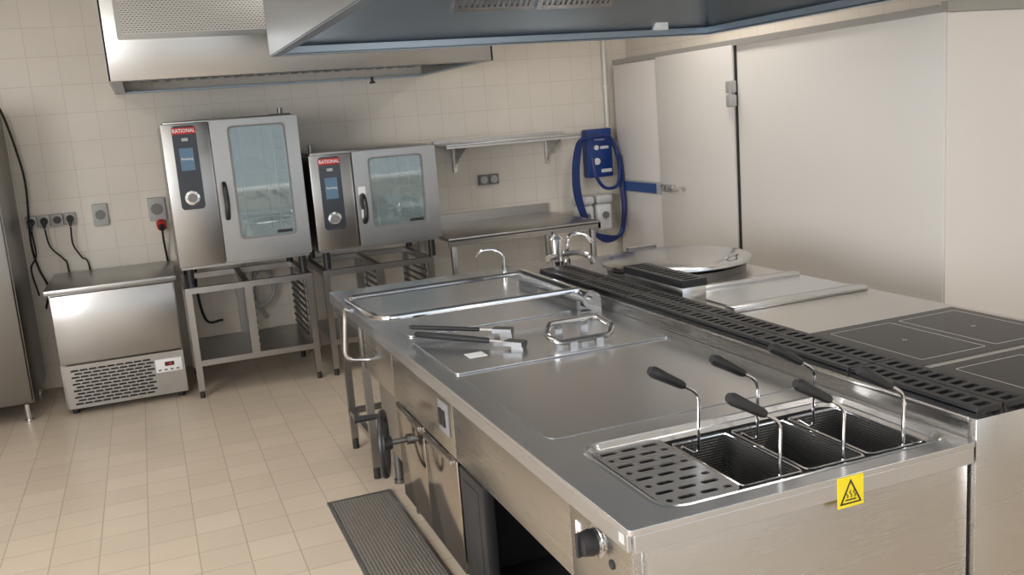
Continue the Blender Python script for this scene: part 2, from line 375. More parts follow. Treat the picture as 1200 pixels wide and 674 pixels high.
part(o1,'vent_pipe',MB().cyl((.93,6.66,1.85),(.93,6.66,1.90),.018).box(.86,.99,6.62,6.70,1.85,1.862),S_DARK)
o2=oven(1.06,1.955,.88,1.58,'low stainless combi steam oven with glass door on a stand',1.12,1.27,1.04,1.46,1.855,1.02,1.515,1.355,1.40,1.07,1.26,6)
part(o2,'vent_pipe',MB().cyl((1.1,6.62,1.575),(1.1,6.62,1.63),.015),S_DARK)
part(o2,'sticker',MB().box(1.372,1.425,6.466,6.469,1.265,1.32).box(1.38,1.42,6.4655,6.469,1.10,1.16),WHITE,'white paper notice')
def stand(x0,x1,label,mid):
    s=thing('oven_stand',label,'stand',((x0+x1)/2,6.9,0));y0=6.49;y1=7.25;t=.042
    for x in(x0,x1-t):
        for y in(y0,y1-t):
            part(s,'leg',MB().box(x,x+t,y,y+t,.05,.72).mat(1).cyl((x+t/2,y+t/2,0),(x+t/2,y+t/2,.05),.017,n=12),[S_V,BLACK],'square steel leg with black foot')
    part(s,'top_frame',MB().box(x0,x1,y0,y0+t,.72,.76).box(x0,x1,y1-t,y1,.72,.76).box(x0,x0+t,y0+t,y1-t,.72,.76).box(x1-t,x1,y0+t,y1-t,.72,.76).box(mid,mid+t,y0+t,y1-t,.72,.76),S_OVEN)
    part(s,'bottom_shelf',MB().box(x0+.01,x1-.01,y0+.01,y1-.01,.255,.262).box(x0+t,x1-t,y0,y0+.02,.222,.262).box(x0+t,x1-t,y1-.02,y1,.222,.262),S_OVEN)
    for y in (y0,y1-.04):part(s,'divider',MB().box(mid,mid+.055,y,y+.035,.262,.72),S_V)
    for x,xb in((mid+.055,mid+.055),(x1-t-.014,x1-t-.006)):
        m=MB()
        for k in range(8):
            z=.30+k*.05;m.box(x,x+.014,y0+.05,y1-.05,z,z+.012)
        for yy in(y0+.1,y1-.14):m.box(xb,xb+.006,yy,yy+.03,.262,.72)
        part(s,'runner_rack',m,S_DARK,'dark tray runners')
    return s
stand(.15,.99,'open stainless stand with lower shelf under the tall oven',.53)
stand(1.07,1.88,'open stainless stand with tray runners under the low oven',1.45)
solo('drain_hose','coiled grey drain hose hanging behind the oven stand','hose',MB().tube(cat([(.62,7.3,.87),(.62,7.36,.6),(.7,7.38,.42),(.82,7.40,.5),(.80,7.42,.68),(.70,7.44,.66),(.68,7.46,.45),(.76,7.484,.3)]),.016),LGREY)
solo('power_cable','black power cable hanging under the tall oven','cable',MB().tube(cat([(.28,7.4,.87),(.26,7.44,.6),(.3,7.46,.35),(.42,7.49,.33)]),.010),BLACK)
# ---------------------------------------------------------------- back table + shelf
t=thing('steel_table','stainless steel wall table with upstand','table',(2.6,7.0,0))
part(t,'tabletop',MB().box(2.0,3.24,6.48,7.48,.85,.875,.003).box(2.0,3.24,6.48,6.50,.815,.86).box(2.0,3.24,7.46,7.49,.875,.95).box(3.22,3.24,6.48,7.48,.815,.86),S_X)
for x in(2.03,3.17):
    for y in(6.51,7.40):part(t,'leg',MB().box(x,x+.04,y,y+.04,.04,.85,.003).cyl((x+.02,y+.02,0),(x+.02,y+.02,.04),.016,n=12),S_V)
part(t,'under_shelf',MB().box(2.04,3.2,6.53,7.43,.25,.275),S_X)
s=thing('wall_shelf','stainless steel wall shelf on two triangular brackets','shelf',(2.9,7.35,1.5))
part(s,'shelf_board',MB().box(2.25,3.42,7.12,7.48,1.515,1.535,.002).box(2.25,3.42,7.12,7.125,1.50,1.52).box(2.25,3.42,7.475,7.5,1.515,1.56),S_LIGHT)
for x in(2.42,3.26):
    m=MB();m.plate([[(7.49,1.515),(7.18,1.515),(7.20,1.49),(7.46,1.36),(7.49,1.30)]],x,x+.012,YZ).box(x-.01,x+.022,7.478,7.5,1.29,1.515)
    part(s,'bracket',m,S_SIDE)
# ---------------------------------------------------------------- sockets
def socket(x,z,w,h,label,body,inner,plug=None,group=None):
    s=thing('wall_socket',label,'electrical socket',(x,7.49,z),group)
    part(s,'cover_plate',MB().box(x-w/2,x+w/2,7.46,7.5,z-h/2,z+h/2,.005),body)
    part(s,'socket_insert',MB().lathe((x,7.461,z),[(min(w,h)*.36,0),(min(w,h)*.36,.004),(min(w,h)*.28,.0045)],24,'y',-1),inner)
    if plug is not None:
        part(s,'plug',MB().cyl((x,7.457,z),(x,7.41,z-.01),.022,.016,16).cyl((x,7.41,z-.01),(x,7.40,z-.05),.014,.008,12),plug)
    return s
for i,x in enumerate((-.79,-.705,-.62,-.535)):
    socket(x,1.235,.075,.085,'grey wall socket with black plug above the chiller' if i!=2 else 'empty grey wall socket with hinged cover',LGREY,BLACK,plug=(BLACK if i!=2 else None),group='row of wall sockets')
cb=[[(-.79,7.4,1.18),(-.79,7.42,1.0),(-.84,7.46,.9),(-.82,7.49,.7)],[(-.705,7.4,1.18),(-.69,7.43,1.05),(-.62,7.46,.95),(-.60,7.47,.88),(-.60,7.494,.5)],[(-.535,7.4,1.18),(-.54,7.43,1.05),(-.50,7.46,.95),(-.46,7.47,.88),(-.46,7.494,.5)]]
for p in cb:solo('power_cable','thin black cable hanging from wall socket','cable',MB().tube(cat(p,8),.006),BLACK,'socket cables')
solo('power_cable','long black cable looping down beside the tall refrigerator','cable',MB().tube(cat([(-.85,7.3,2.05),(-.83,7.36,1.95),(-.80,7.40,1.75),(-.78,7.42,1.5),(-.81,7.44,1.1),(-.79,7.46,.9),(-.75,7.47,.75),(-.79,7.49,.6)],8),.008),BLACK)
socket(-.33,1.24,.10,.16,'grey switched wall socket on the tiles',LGREY,GREY)
s=socket(.06,1.24,.12,.17,'grey industrial socket with red plug beside the tall oven',LGREY,GREY)
part(s,'red_plug',MB().cyl((.075,7.46,1.13),(.075,7.40,1.11),.036,.033,20).mat(1).cyl((.075,7.399,1.11),(.075,7.37,1.10),.024,.018,16),[RED,BLACK],'round red plug')
solo('power_cable','black cable below the red plug','cable',MB().tube(cat([(.075,7.38,1.10),(.075,7.41,1.0),(.08,7.46,.9),(.09,7.492,.7)],6),.008),BLACK)
socket(2.665,1.205,.085,.085,'grey double wall socket above the table',GREY,LGREY)
socket(2.755,1.205,.085,.085,'grey double wall socket above the table',GREY,LGREY)
s=socket(2.20,1.17,.07,.2,'grey wall isolator beside the low oven',LGREY,GREY)
part(s,'rotary_switch',MB().cyl((2.2,7.46,1.2),(2.2,7.43,1.2),.022),RED,'red rotary switch')
# ---------------------------------------------------------------- hose station
h=thing('hose_station','blue wall mounted cleaning station box','hose station',(3.75,7.45,1.3))
part(h,'housing',MB().box(3.61,3.86,7.40,7.5,1.13,1.55,.015),BLUE)
for zz,r in((1.27,.03),(1.39,.022)):
    part(h,'dial',MB().lathe((3.70,7.40,zz),[(r,0),(r,.012),(r*.7,.014)],24,'y',-1),WHITE)
m=MB()
textmesh('HYGIENE',.036,lambda u,v,w:(3.735+u,7.397-w,1.49+v),m);textmesh('SYSTEM BP',.02,lambda u,v,w:(3.735+u,7.397-w,1.455+v),m)
m.box(3.74,3.82,7.396,7.40,1.375,1.40).box(3.74,3.84,7.396,7.40,1.17,1.20)
part(h,'label_print',m,WHITE,'white lettering and marks')
P=[]
for k in range(3):
    a=.022*k
    P+=[(3.60-a*.3,7.37-a,1.50-a*.5),(3.53-a,7.34-a*.5,1.44),(3.47-a,7.31,1.2),(3.48-a,7.30,.95),(3.56-a*.4,7.29,.70),(3.68,7.29-a*.4,.58+a),(3.83+a*.3,7.29,.62),(3.875-a*.2,7.29-a,.82),(3.875,7.31-a,1.05),(3.868,7.33-a,1.3),(3.80,7.34-a,1.47),(3.70,7.34-a,1.49)]
P=P[:-2]+[(3.84,7.25,1.2),(3.80,7.23,1.06),(3.68,7.23,1.05),(3.60,7.23,1.16),(3.585,7.25,1.32)]
solo('rubber_hose','dark blue rubber hose coiled beside the blue box','hose',MB().tube(cat(P,8),.015,8),BLUEH)
for i,x in enumerate((3.555,3.735)):
    s=thing('soap_dispenser','white canister dispenser with pale grey cap below hose station','dispenser',(x,7.42,.68),'white dispensers')
    part(s,'canister',MB().box(x-.075,x+.075,7.36,7.5,.66,.90,.03,3),WHITE)
    part(s,'cap',MB().box(x-.08,x+.08,7.34,7.5,.90,.98,.03,3),CAPG,'pale grey lid')
    part(s,'nozzle',MB().cyl((x,7.36,.80),(x,7.34,.80),.03),GREY)
# ---------------------------------------------------------------- back hood
def hood_fill(par,loc,sx,sy,e,rot=0):
    la=bpy.data.lights.new('added_fill_light','AREA');la.shape='RECTANGLE';la.size=sx;la.size_y=sy;la.energy=e;la.color=(1,.96,.91)
    o=bpy.data.objects.new('added_fill_light',la);o.location=Vector(loc)-ORG[par.name];COL.objects.link(o);o.parent=par
h=thing('extractor_hood','stainless wall extractor hood with perforated panel over the ovens','hood',(1.0,6.7,2.1))
X0,X1,Y0,Z0=-.11,2.22,5.86,2.09
m=MB().box(X0,X1,Y0,Y0+.012,Z0,2.98,.003).box(X0,X0+.012,Y0,7.49,Z0,2.98).box(X1-.012,X1,Y0,7.49,Z0,2.98)
part(h,'canopy',m,S_HOOD)
part(h,'gutter',MB().box(X0+.012,X1-.012,Y0+.012,Y0+.07,Z0,Z0+.012).box(X0+.012,X0+.07,Y0+.07,7.49,Z0,Z0+.012).box(X1-.07,X1-.012,Y0+.07,7.49,Z0,Z0+.012).box(X0+.07,X1-.07,7.42,7.49,Z0,Z0+.012),S_BLUE)
m=MB().box(X0+.07,X1-.07,Y0+.07,7.42,Z0+.10,Z0+.11)
for k in range(26):m.box(X0+.1+k*.083,X0+.14+k*.083,Y0+.1,7.4,Z0+.07,Z0+.10)
part(h,'filter_bank',m,S_BLUE,'baffle filters inside hood')
part(h,'perforated_panel',MB().box(0.0,.86,Y0-.006,Y0,2.345,2.93),PERF,'perforated steel air panel')
part(h,'panel_frame',MB().plate([rrect(-.03,.89,2.315,2.96,.01,2),rrect(0,.86,2.345,2.93,.004,2)],Y0-.008,Y0+.001,XZ),S_HOOD)
part(h,'spot_lamp',MB().cyl((1.75,7.3,2.06),(1.75,7.3,2.10),.012).cyl((1.75,7.3,2.05),(1.75,7.3,2.065),.022),BLACK)
# ---------------------------------------------------------------- island hood
h=thing('extractor_hood','large blue-grey steel canopy hood hanging over the cooking island','hood',(1.8,3.0,2.1))
A0,A1,B0,B1,Z0=.62,3.02,1.0,4.56,2.09
m=MB().box(A0,A0+.01,B0,B1,Z0,2.98).box(A1-.01,A1,B0,B1,Z0,2.98).box(A0,A1,B1-.01,B1,Z0,2.98).box(A0,A1,B0,B0+.01,Z0,2.98)
part(h,'canopy',m,S_COOL)
m=MB().plate([[(A0+.005,B0+.005),(A1-.005,B0+.005),(A1-.005,B1-.005),(A0+.005,B1-.005)],[(A0+.05,B0+.05),(A1-.05,B0+.05),(A1-.05,B1-.05),(A0+.05,B1-.05)]],Z0-.004,Z0+.004,XY)
m.plate([[(A0+.04,B0+.04),(A1-.04,B0+.04),(A1-.04,B1-.04),(A0+.04,B1-.04)],[(A0+.05,B0+.05),(A1-.05,B0+.05),(A1-.05,B1-.05),(A0+.05,B1-.05)]],Z0,Z0+.035,XY)
part(h,'gutter_rim',m,S_BLUE)
m=MB()
lo=[(A0+.012,B0+.012,Z0+.02),(A1-.012,B0+.012,Z0+.02),(A1-.012,B1-.012,Z0+.02),(A0+.012,B1-.012,Z0+.02)]
hi=[(A0+.35,B0+.35,2.48),(A1-.35,B0+.35,2.48),(A1-.35,B1-.45,2.48),(A0+.35,B1-.45,2.48)]
m.loft([lo,hi])
part(h,'inner_lining',m,S_BLUE,'blue-grey sloped inner lining')
for x in(1.45,1.88):
    m=MB()
    m.plate([rrect(x,x+.41,0,.3,.005,2),rrect(x+.025,x+.385,.025,.275,.005,2)],0,.02,lambda u,v,w:(u,4.32-v*.75+w*.6,2.23+v*.62+w*.7))
    for k in range(12):
        u=x+.04+k*.029
        m.plate([[(u,.02),(u+.018,.02),(u+.018,.28),(u,.28)]],.002,.012,lambda u,v,w:(u,4.32-v*.75+w*.6,2.23+v*.62+w*.7))
    part(h,'grease_filter',m,S_LIGHT,'slatted grease filter')
for y in (1.9,3.0):  # unseen glow panels added inside the hood to brighten the island top
    part(h,'added_hood_fill',MB().box(1.2,2.4,y-.07,y+.07,2.44,2.478,.01),plain('hood_fill_glow',(1,.97,.93),.5,emit=1.),'glowing panel added inside the hood to brighten the island')
    hood_fill(h,(1.8,y,2.43),1.15,.12,3.5)
part(h,'junction_box',MB().box(2.64,2.72,4.49,4.54,2.12,2.185,.006),WHITE,'small white junction box')
part(h,'cable',MB().tube(cat([(2.68,4.50,2.18),(2.70,4.42,2.25),(2.66,4.34,2.32),(2.63,4.3,2.38)],6),.006),WHITE)
# ---------------------------------------------------------------- ceiling fill lamps, added to brighten the room
for i,(x,y,e) in enumerate(((-1.2,1.2,20),(-1.2,4.2,12),(3.7,.6,20),(3.55,5.6,9),(1.0,5.2,9))):
    l=thing('added_ceiling_fill','white rectangular ceiling panel added to light the room','lamp',(x,y,2.95),'added ceiling fill panels')
    part(l,'housing',MB().box(x-.15,x+.15,y-.6,y+.6,2.94,3.0,.005),WHITE)
    part(l,'diffuser',MB().box(x-.13,x+.13,y-.58,y+.58,2.93,2.94),FILL_GLOW)
    la=bpy.data.lights.new('added_fill_light','AREA');la.shape='RECTANGLE';la.size=.26;la.size_y=1.16;la.energy=e;la.color=(1,.95,.89)
    lo_=bpy.data.objects.new('added_fill_light',la);lo_.location=(0,0,-.03);COL.objects.link(lo_);lo_.parent=l
# ---------------------------------------------------------------- island left row
T=.86
BX=(.975,1.80,1.71,2.15)
m=MB();m.plate([rrect(.85,1.83,1.65,5.05,.012,3),rrect(*BX,.06,6)],.845,T,XY)
m.box(.85,.862,1.662,5.04,.805,.846).box(.862,1.82,1.65,1.662,.805,.846).box(.862,1.82,5.038,5.05,.805,.846)
solo('worktop','brushed stainless steel worktop of the cooking island','worktop',m,S_TOP,bev=.003)
m=MB().plate([rrect(.93,1.77,2.25,2.99,.04,6)],T+.0003,T+.0016,XY)
solo('frying_griddle','smooth brushed steel griddle plate flush with the worktop','griddle',m,steel('steel_griddle',(.56,.575,.60),.22,0,metal=.94,amp=.01,bump=0,var=.03),bev=.0006)
ld=thing('pan_lid','flat stainless steel lid on the pan section','lid',(1.33,3.3,T))
part(ld,'cover',MB().plate([rrect(.92,1.78,3.03,3.60,.02,4)],T+.0005,T+.006,XY),S_TOP,bev=.0015)
m=MB().tube(fillet([(1.36,3.12,.888),(1.57,3.12,.888),(1.61,3.17,.91),(1.58,3.25,.935),(1.38,3.25,.935),(1.33,3.17,.91)],.02,4,True),.011,10,True)
m.box(1.40,1.43,3.11,3.13,.866,.885).box(1.51,1.54,3.11,3.13,.866,.885).box(1.40,1.43,3.245,3.255,.866,.93).box(1.51,1.54,3.245,3.255,.866,.93)
part(ld,'handle',m,CHROME,'angular chrome loop handle')
bp=thing('braising_pan','tilting braising pan top with flat lid and tubular bar handle','braising pan',(1.3,4.0,T))
part(bp,'lid',MB().plate([rrect(.93,1.70,3.70,4.38,.03,5)],T+.0005,T+.006,XY),S_TOP,bev=.0015)
part(bp,'hinge_tube',MB().cyl((1.74,3.62,.92),(1.74,4.42,.92),.035,n=28).cyl((1.74,3.605,.92),(1.74,3.62,.92),.042).cyl((1.74,3.585,.92),(1.74,3.605,.92),.02).box(1.70,1.80,3.64,3.68,T,.91).box(1.70,1.80,4.36,4.40,T,.91),CHROME,'chrome hinge cylinder')
m=MB().tube(fillet([(1.72,3.70,.955),(.82,3.70,.955),(.80,3.9,.955),(.80,4.36,.94),(1.72,4.38,.94)],.09,7),.0125,10)
part(bp,'bar_handle',m,CHROME,'curved chrome tubular handle')
def legs(par,xs,ys,z=.12):
    for x in xs:
        for y in ys:part(par,'leg',MB().cyl((x,y,0),(x,y,z),.022,n=16).cyl((x,y,0),(x,y,.02),.03,n=16),S_DARK)
cb=thing('base_cabinet','stainless base of the tilting pan','cabinet',(1.35,4.1,0))
part(cb,'body',MB().box(.93,1.79,3.84,4.37,.2,.80),S_SIDE)
part(cb,'front_panel',MB().box(.88,.93,3.84,4.38,.57,.80,.003),S_SIDE)
part(cb,'guard_bar',MB().tube(fillet([(.795,4.16,.918),(.785,4.28,.91),(.765,4.30,.66),(.89,4.30,.64)],.05,6),.010,10),CHROME,'bent chrome bar')
legs(cb,(.97,1.72),(3.9,4.3),.2)
t=thing('support_table','open stainless frame at the end of the cooking island','table frame',(1.3,4.7,0))
for y in(4.40,4.90):
    for x in(.865,1.76):part(t,'leg',MB().box(x,x+.036,y,y+.036,.06,.76).mat(1).cyl((x+.018,y+.018,0),(x+.018,y+.018,.06),.018,n=14),[S_V,BLACK])
part(t,'top_rail',MB().plate([[(.865,4.40),(1.80,4.40),(1.80,5.02),(.865,5.02)],[(.905,4.44),(1.76,4.44),(1.76,4.98),(.905,4.98)]],.76,.80,XY),S_V)
for q in((.865,1.80,4.90,4.93),(.865,.895,4.44,4.90)):part(t,'lower_rail',MB().box(*q,.2,.23),S_V)
cb=thing('base_cabinet','stainless base cabinet with two reflective doors and hand wheel','cabinet',(1.35,3.4,0))
part(cb,'body',MB().box(.92,1.79,2.99,3.83,.12,.80),S_SIDE)
fp=part(cb,'front_panel',MB().box(.88,.92,2.99,3.835,.57,.80,.003),S_SIDE)
cp=part(cb,'control_panel',MB().box(.872,.88,3.03,3.14,.64,.76,.003),GREY,'small grey control panel')
for y0 in(3.055,3.095):part(cp,'switch',MB().box(.865,.873,y0,y0+.028,.67,.73,.002),BLACK)
MIRR=steel('steel_polished',(.50,.46,.42),.16,2,var=.04)
for y0,y1 in((2.995,3.41),(3.42,3.83)):
    dr=part(cb,'door',MB().box(.88,.918,y0,y1,.13,.56,.005),MIRR,'polished steel door')
    part(dr,'handle',MB().box(.868,.881,y0+.03,y1-.03,.535,.555,.004),S_SIDE)
legs(cb,(1.0,1.72),(3.06,3.76))
wc=Vector((.765,3.62,.455))
m=MB();N=36
def wp(a,R):return (wc.x+.3*R*math.cos(a),wc.y+.95*R*math.cos(a),wc.z+R*math.sin(a))
m.tube([wp(2*math.pi*i/N,.128) for i in range(N)],.014,10,True)
for k in range(3):
    a=2*math.pi*k/3+.5;m.tube([tuple(wc),wp(a,.125)],.010,8)
m.cyl((wc.x-.02,wc.y,wc.z),(wc.x+.03,wc.y,wc.z),.028).cyl((wc.x,wc.y+.05,wc.z+.105),(wc.x-.10,wc.y+.06,wc.z+.105),.011,.016)
part(cb,'hand_wheel',m,BLACK,'black tilting hand wheel with crank grip')
part(cb,'wheel_shaft',MB().cyl((wc.x+.03,wc.y,wc.z),(.9,wc.y,wc.z),.012).cyl((.86,wc.y,wc.z),(.88,wc.y,wc.z),.022),S_DARK)
cb=thing('base_cabinet','open stainless base cabinet with dark interior','cabinet',(1.35,2.5,0))
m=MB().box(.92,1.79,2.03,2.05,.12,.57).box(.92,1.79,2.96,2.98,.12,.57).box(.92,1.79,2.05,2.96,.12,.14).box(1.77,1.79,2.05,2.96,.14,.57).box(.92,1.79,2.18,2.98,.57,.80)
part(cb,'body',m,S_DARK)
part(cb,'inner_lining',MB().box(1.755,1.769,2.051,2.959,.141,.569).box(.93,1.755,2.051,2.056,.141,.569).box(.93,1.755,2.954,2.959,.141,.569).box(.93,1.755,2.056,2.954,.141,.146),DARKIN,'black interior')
part(cb,'front_panel',MB().box(.88,.92,2.03,2.985,.57,.80,.003),S_SIDE)
dr=part(cb,'door',MB().box(.875,.918,2.72,2.95,.13,.565,.006),BLACK,'black framed door')
part(dr,'inset_panel',MB().box(.872,.876,2.76,2.91,.17,.53,.002),DARKIN)
legs(cb,(1.0,1.72),(2.1,2.9))
pc=thing('pasta_cooker','stainless basin cooker with rotary controls on its front panel','pasta cooker',(1.35,1.85,0))
LL=lambda i,z,r:[(u,v,z) for u,v in rrect(BX[0]+i,BX[1]-i,BX[2]+i,BX[3]-i,r,6)]
m=MB().loft([LL(-.012,.8605,.07),LL(-.007,.863,.066),LL(0,.861,.06),LL(.008,.848,.055),LL(.014,.846,.05),LL(.02,.835,.045)],cap=False)
part(pc,'basin',m,steel('steel_basin',(.60,.60,.61),.22,0,metal=.95,amp=.01,bump=0),'rounded steel basin rim')
m=MB().loft([LL(.02,.835,.045),LL(.03,.62,.04)])
part(pc,'well',m,plain('steel_well_shaded',(.12,.12,.12),.35,.8),'deep well with its shade put into the dark colour')  # basin steel darkened below the rim, shade put into the colour
m=MB().box(.92,1.79,2.0,2.02,.10,.60).box(.93,1.79,1.70,2.0,.10,.12).box(.92,.94,1.70,2.02,.12,.6).box(1.77,1.79,1.70,2.02,.12,.60)
part(pc,'body',m,S_SIDE)
part(pc,'end_panel',MB().box(.905,1.826,1.675,1.70,.02,.806,.002),S_END,'smooth steel end panel')
fp=part(pc,'front_panel',MB().box(.88,.92,1.70,2.025,.12,.80,.003),S_SIDE)
def knob(y,z,r=.03):
    part(fp,'knob_dial',MB().lathe((.88,y,z),[(r*1.25,0),(r*1.25,.004),(r*1.0,.006),(r,.012)],28,'x',-1),CHROME,'chrome knob bezel')
    part(fp,'control_knob',MB().lathe((.868,y,z),[(r*.95,0),(r,.01),(r*.85,.035),(r*.4,.038)],28,'x',-1).box(.822,.832,y-.006,y+.006,z-r*.9,z+r*.9,.002),BLACK,'black rotary knob')
knob(1.87,.74,.033);knob(1.76,.66,.018)
part(fp,'indicator',MB().lathe((.88,1.80,.71),[(.012,0),(.012,.004),(.008,.006)],16,'x',-1),BLACK)
part(fp,'sticker',MB().box(.877,.8802,1.965,1.99,.705,.745).mat(1).box(.8765,.8772,1.972,1.982,.71,.72),[WHITE,RED],'white label with red mark')
for x in(1.0,1.72):
    for y in(1.74,1.98):part(pc,'leg',MB().cyl((x,y,0),(x,y,.1),.022,n=16),S_DARK)
ws=thing('warning_sticker','yellow square hot surface warning sticker on the worktop edge','sticker',(1.43,1.65,.80))
YS=1.6497;DX=.035
part(ws,'backing',MB().box(1.362+DX,1.438+DX,YS-.0006,YS+.0002,.781,.857),YELL)
m=MB();m.plate([[(1.368+DX,.789),(1.432+DX,.789),(1.40+DX,.850)],[(1.3745+DX,.7925),(1.4255+DX,.7925),(1.40+DX,.842)]],YS-.0016,YS-.0007,XZ)
for dx in(-.011,0,.011):
    pts=[(1.40+DX+dx+.0028*math.sin(t*math.pi*2),YS-.0012,.804+.018*t) for t in [i/8 for i in range(9)]]
    m.tube(pts,.0012,6)
m.box(1.384+DX,1.416+DX,YS-.0016,YS-.0007,.7975,.8005)
part(ws,'symbol',m,BLACK,'black triangle with rising heat waves')
solo('edge_sticker','small white certification sticker on the worktop edge','sticker',MB().box(.8494,.8502,1.675,1.70,.818,.842),LGREY)
holes=[]
for r in range(8):
    y=1.752+r*.0475
    for k in range(4):
        u=1.006+k*.062-(.0 if r%2 else .031)
        a=max(u,1.006);b_=min(u+.048,1.184)
        if b_-a<.016:continue
        holes.append(rrect(a,b_,y,y+.017,.0083,4))
solo('drain_plate','perforated stainless drain plate with oblong slots','drain plate',MB().plate([rrect(.992,1.196,1.728,2.132,.03,5)]+holes,.8475,.851,XY),steel('steel_plate',(.56,.56,.57),.28,0,metal=.93,amp=.015,bump=0))
# baskets
def wiregrid(m,x0,x1,y0,y1,z0,z1,p):
    r=.0010
    def sq(a,b):
        m.obox(a,b,r*2,r*2,up=(.3,.5,.81))
    nx=int((x1-x0)/p);ny=int((y1-y0)/p);nz=int((z1-z0)/p)
    for i in range(nx+1):
        x=x0+(x1-x0)*i/nx
        for y in(y0,y1):sq((x,y,z0),(x,y,z1))
        sq((x,y0,z0),(x,y1,z0))
    for i in range(ny+1):
        y=y0+(y1-y0)*i/ny
        for x in(x0,x1):sq((x,y,z0),(x,y,z1))
        sq((x0,y,z0),(x1,y,z0))
    for i in range(nz+1):
        z=z0+(z1-z0)*i/nz
        for x in(x0,x1):sq((x,y0,z),(x,y1,z))
        for y in(y0,y1):sq((x0,y,z),(x1,y,z))
x0,x1=1.215,1.392;xc=(x0+x1)/2
bk=thing('cooking_basket','dark wire mesh pasta basket with two black grips','basket',(xc,1.93,.66),'wire cooking baskets')
m=MB();wiregrid(m,x0+.004,x1-.004,1.764,2.09,.665,.835,.0075)
part(bk,'mesh',m,MESHM)
part(bk,'rim',MB().tube([(a,b,.838) for a,b in rrect(x0+.002,x1-.002,1.762,2.092,.015,4)],.004,8,True),CHROME)
for y in(1.768,2.070):
    hx=xc+(.02 if y<1.9 else -.015)
    hd=part(bk,'handle',MB().tube(fillet([(hx-.05,y,.835),(hx-.0,y,.80),(hx+.008,y,.975),(hx-.035,y,1.003),(hx-.07,y,1.022)],.03,7),.0048,10),CHROME,'bent steel rod handle')
    P=[(hx-.035,y,1.003),(hx-.045,y,1.009),(hx-.09,y,1.036),(hx-.125,y,1.057),(hx-.137,y,1.064)]
    part(hd,'grip',MB().tube(P,.012,12,rad=[.009,.0125,.0145,.0165,.011]),BLACK,'black plastic grip')
dup(bk,(.19,0,0));dup(bk,(.38,0,0))
# lifting handles
def lever(p0,p1,th,label):
    P0=Vector(p0);P1=Vector(p1);d=(P1-P0).normalized()
    t=thing('lifting_handle',label,'handle',tuple((P0+P1)/2),'black grip handles on the lid')
    a=P0.lerp(P1,.74)
    part(t,'grip',MB().tube([P0,P0+d*.01,P0.lerp(P1,.3),a-d*.01,a],th,12,rad=[th*.6,th,th*1.1,th*.95,th*.7]),RUB,'black rubber grip')
    part(t,'rod',MB().tube([P0.lerp(P1,.72),P1],.006,8),CHROME)
    part(t,'clamp',MB().obox(P1-d*.05,P1+d*.03,.05,.018).obox(P1-d*.02+Vector((0,0,-.014)),P1+d*.03+Vector((0,0,-.014)),.03,.02),S_DARK)
lever((.94,3.70,.905),(1.27,3.45,.888),.009,'slim black gripped lifting handle lying on the lid')
lever((.93,3.58,.90),(1.23,3.22,.888),.012,'thick black gripped lifting handle lying on the lid')
solo('paper_label','small white paper label on the lid','label',MB().box(1.03,1.10,3.20,3.27,T+.006,T+.007),WHITE)
# ---------------------------------------------------------------- vent rail
vr=thing('flue_duct','long steel flue duct with black cast iron grates','flue duct',(1.94,3.0,0))
part(vr,'body',MB().box(1.832,2.04,1.68,4.95,.0,.90).box(1.832,2.03,1.68,4.42,.90,.915,.003),S_SIDE)
part(vr,'end_panel',MB().box(1.832,2.03,1.655,1.68,.02,.915,.002),S_END,'smooth steel end panel')
seg=.46;yy=1.66
while yy+seg<4.45:
    for x0 in(1.840,1.930):
        holes=[]
        n=11
        for i in range(n):
            a=yy+.014+i*(seg-.024)/n
            holes.append(rrect(x0+.020,x0+.066,a,a+.022,.004,2))
        g=MB().plate([rrect(x0,x0+.086,yy,yy+seg-.004,.006,2)]+holes,.926,.940,XY)
        g.box(x0,x0+.010,yy,yy+seg-.004,.914,.93).box(x0+.076,x0+.086,yy,yy+seg-.004,.914,.93)
        part(vr,'grate',g,IRON,'black cast iron grate')
    yy+=seg
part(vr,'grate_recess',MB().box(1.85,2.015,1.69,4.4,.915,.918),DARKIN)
# ---------------------------------------------------------------- right row
WARM=steel('steel_top_warm',(.57,.545,.51),.30,1,metal=.88,amp=.015,bump=0)
m=MB().plate([rrect(2.042,2.93,1.65,5.0,.01,3)],.84,T,XY).box(2.918,2.93,1.66,4.99,.80,.842).box(2.042,2.918,1.65,1.662,.80,.842)
solo('worktop','light brushed steel worktop beside the flue duct','worktop',m,WARM,bev=.003)
cb=thing('base_cabinet','stainless base cabinet row under the hobs','cabinet',(2.5,2.4,0))
part(cb,'body',MB().box(2.06,2.89,1.68,3.1,.12,.80),S_END);part(cb,'front_panel',MB().box(2.89,2.91,1.68,3.1,.12,.80),S_SIDE)
legs(cb,(2.12,2.82),(1.75,3.02))
cb=thing('base_cabinet','stainless base cabinet under griddle and kettle','cabinet',(2.5,4.0,0))
part(cb,'body',MB().box(2.06,2.89,3.12,4.98,.12,.80),S_SIDE);part(cb,'front_panel',MB().box(2.89,2.91,3.12,4.98,.12,.80),S_SIDE)
legs(cb,(2.12,2.82),(3.2,4.9))
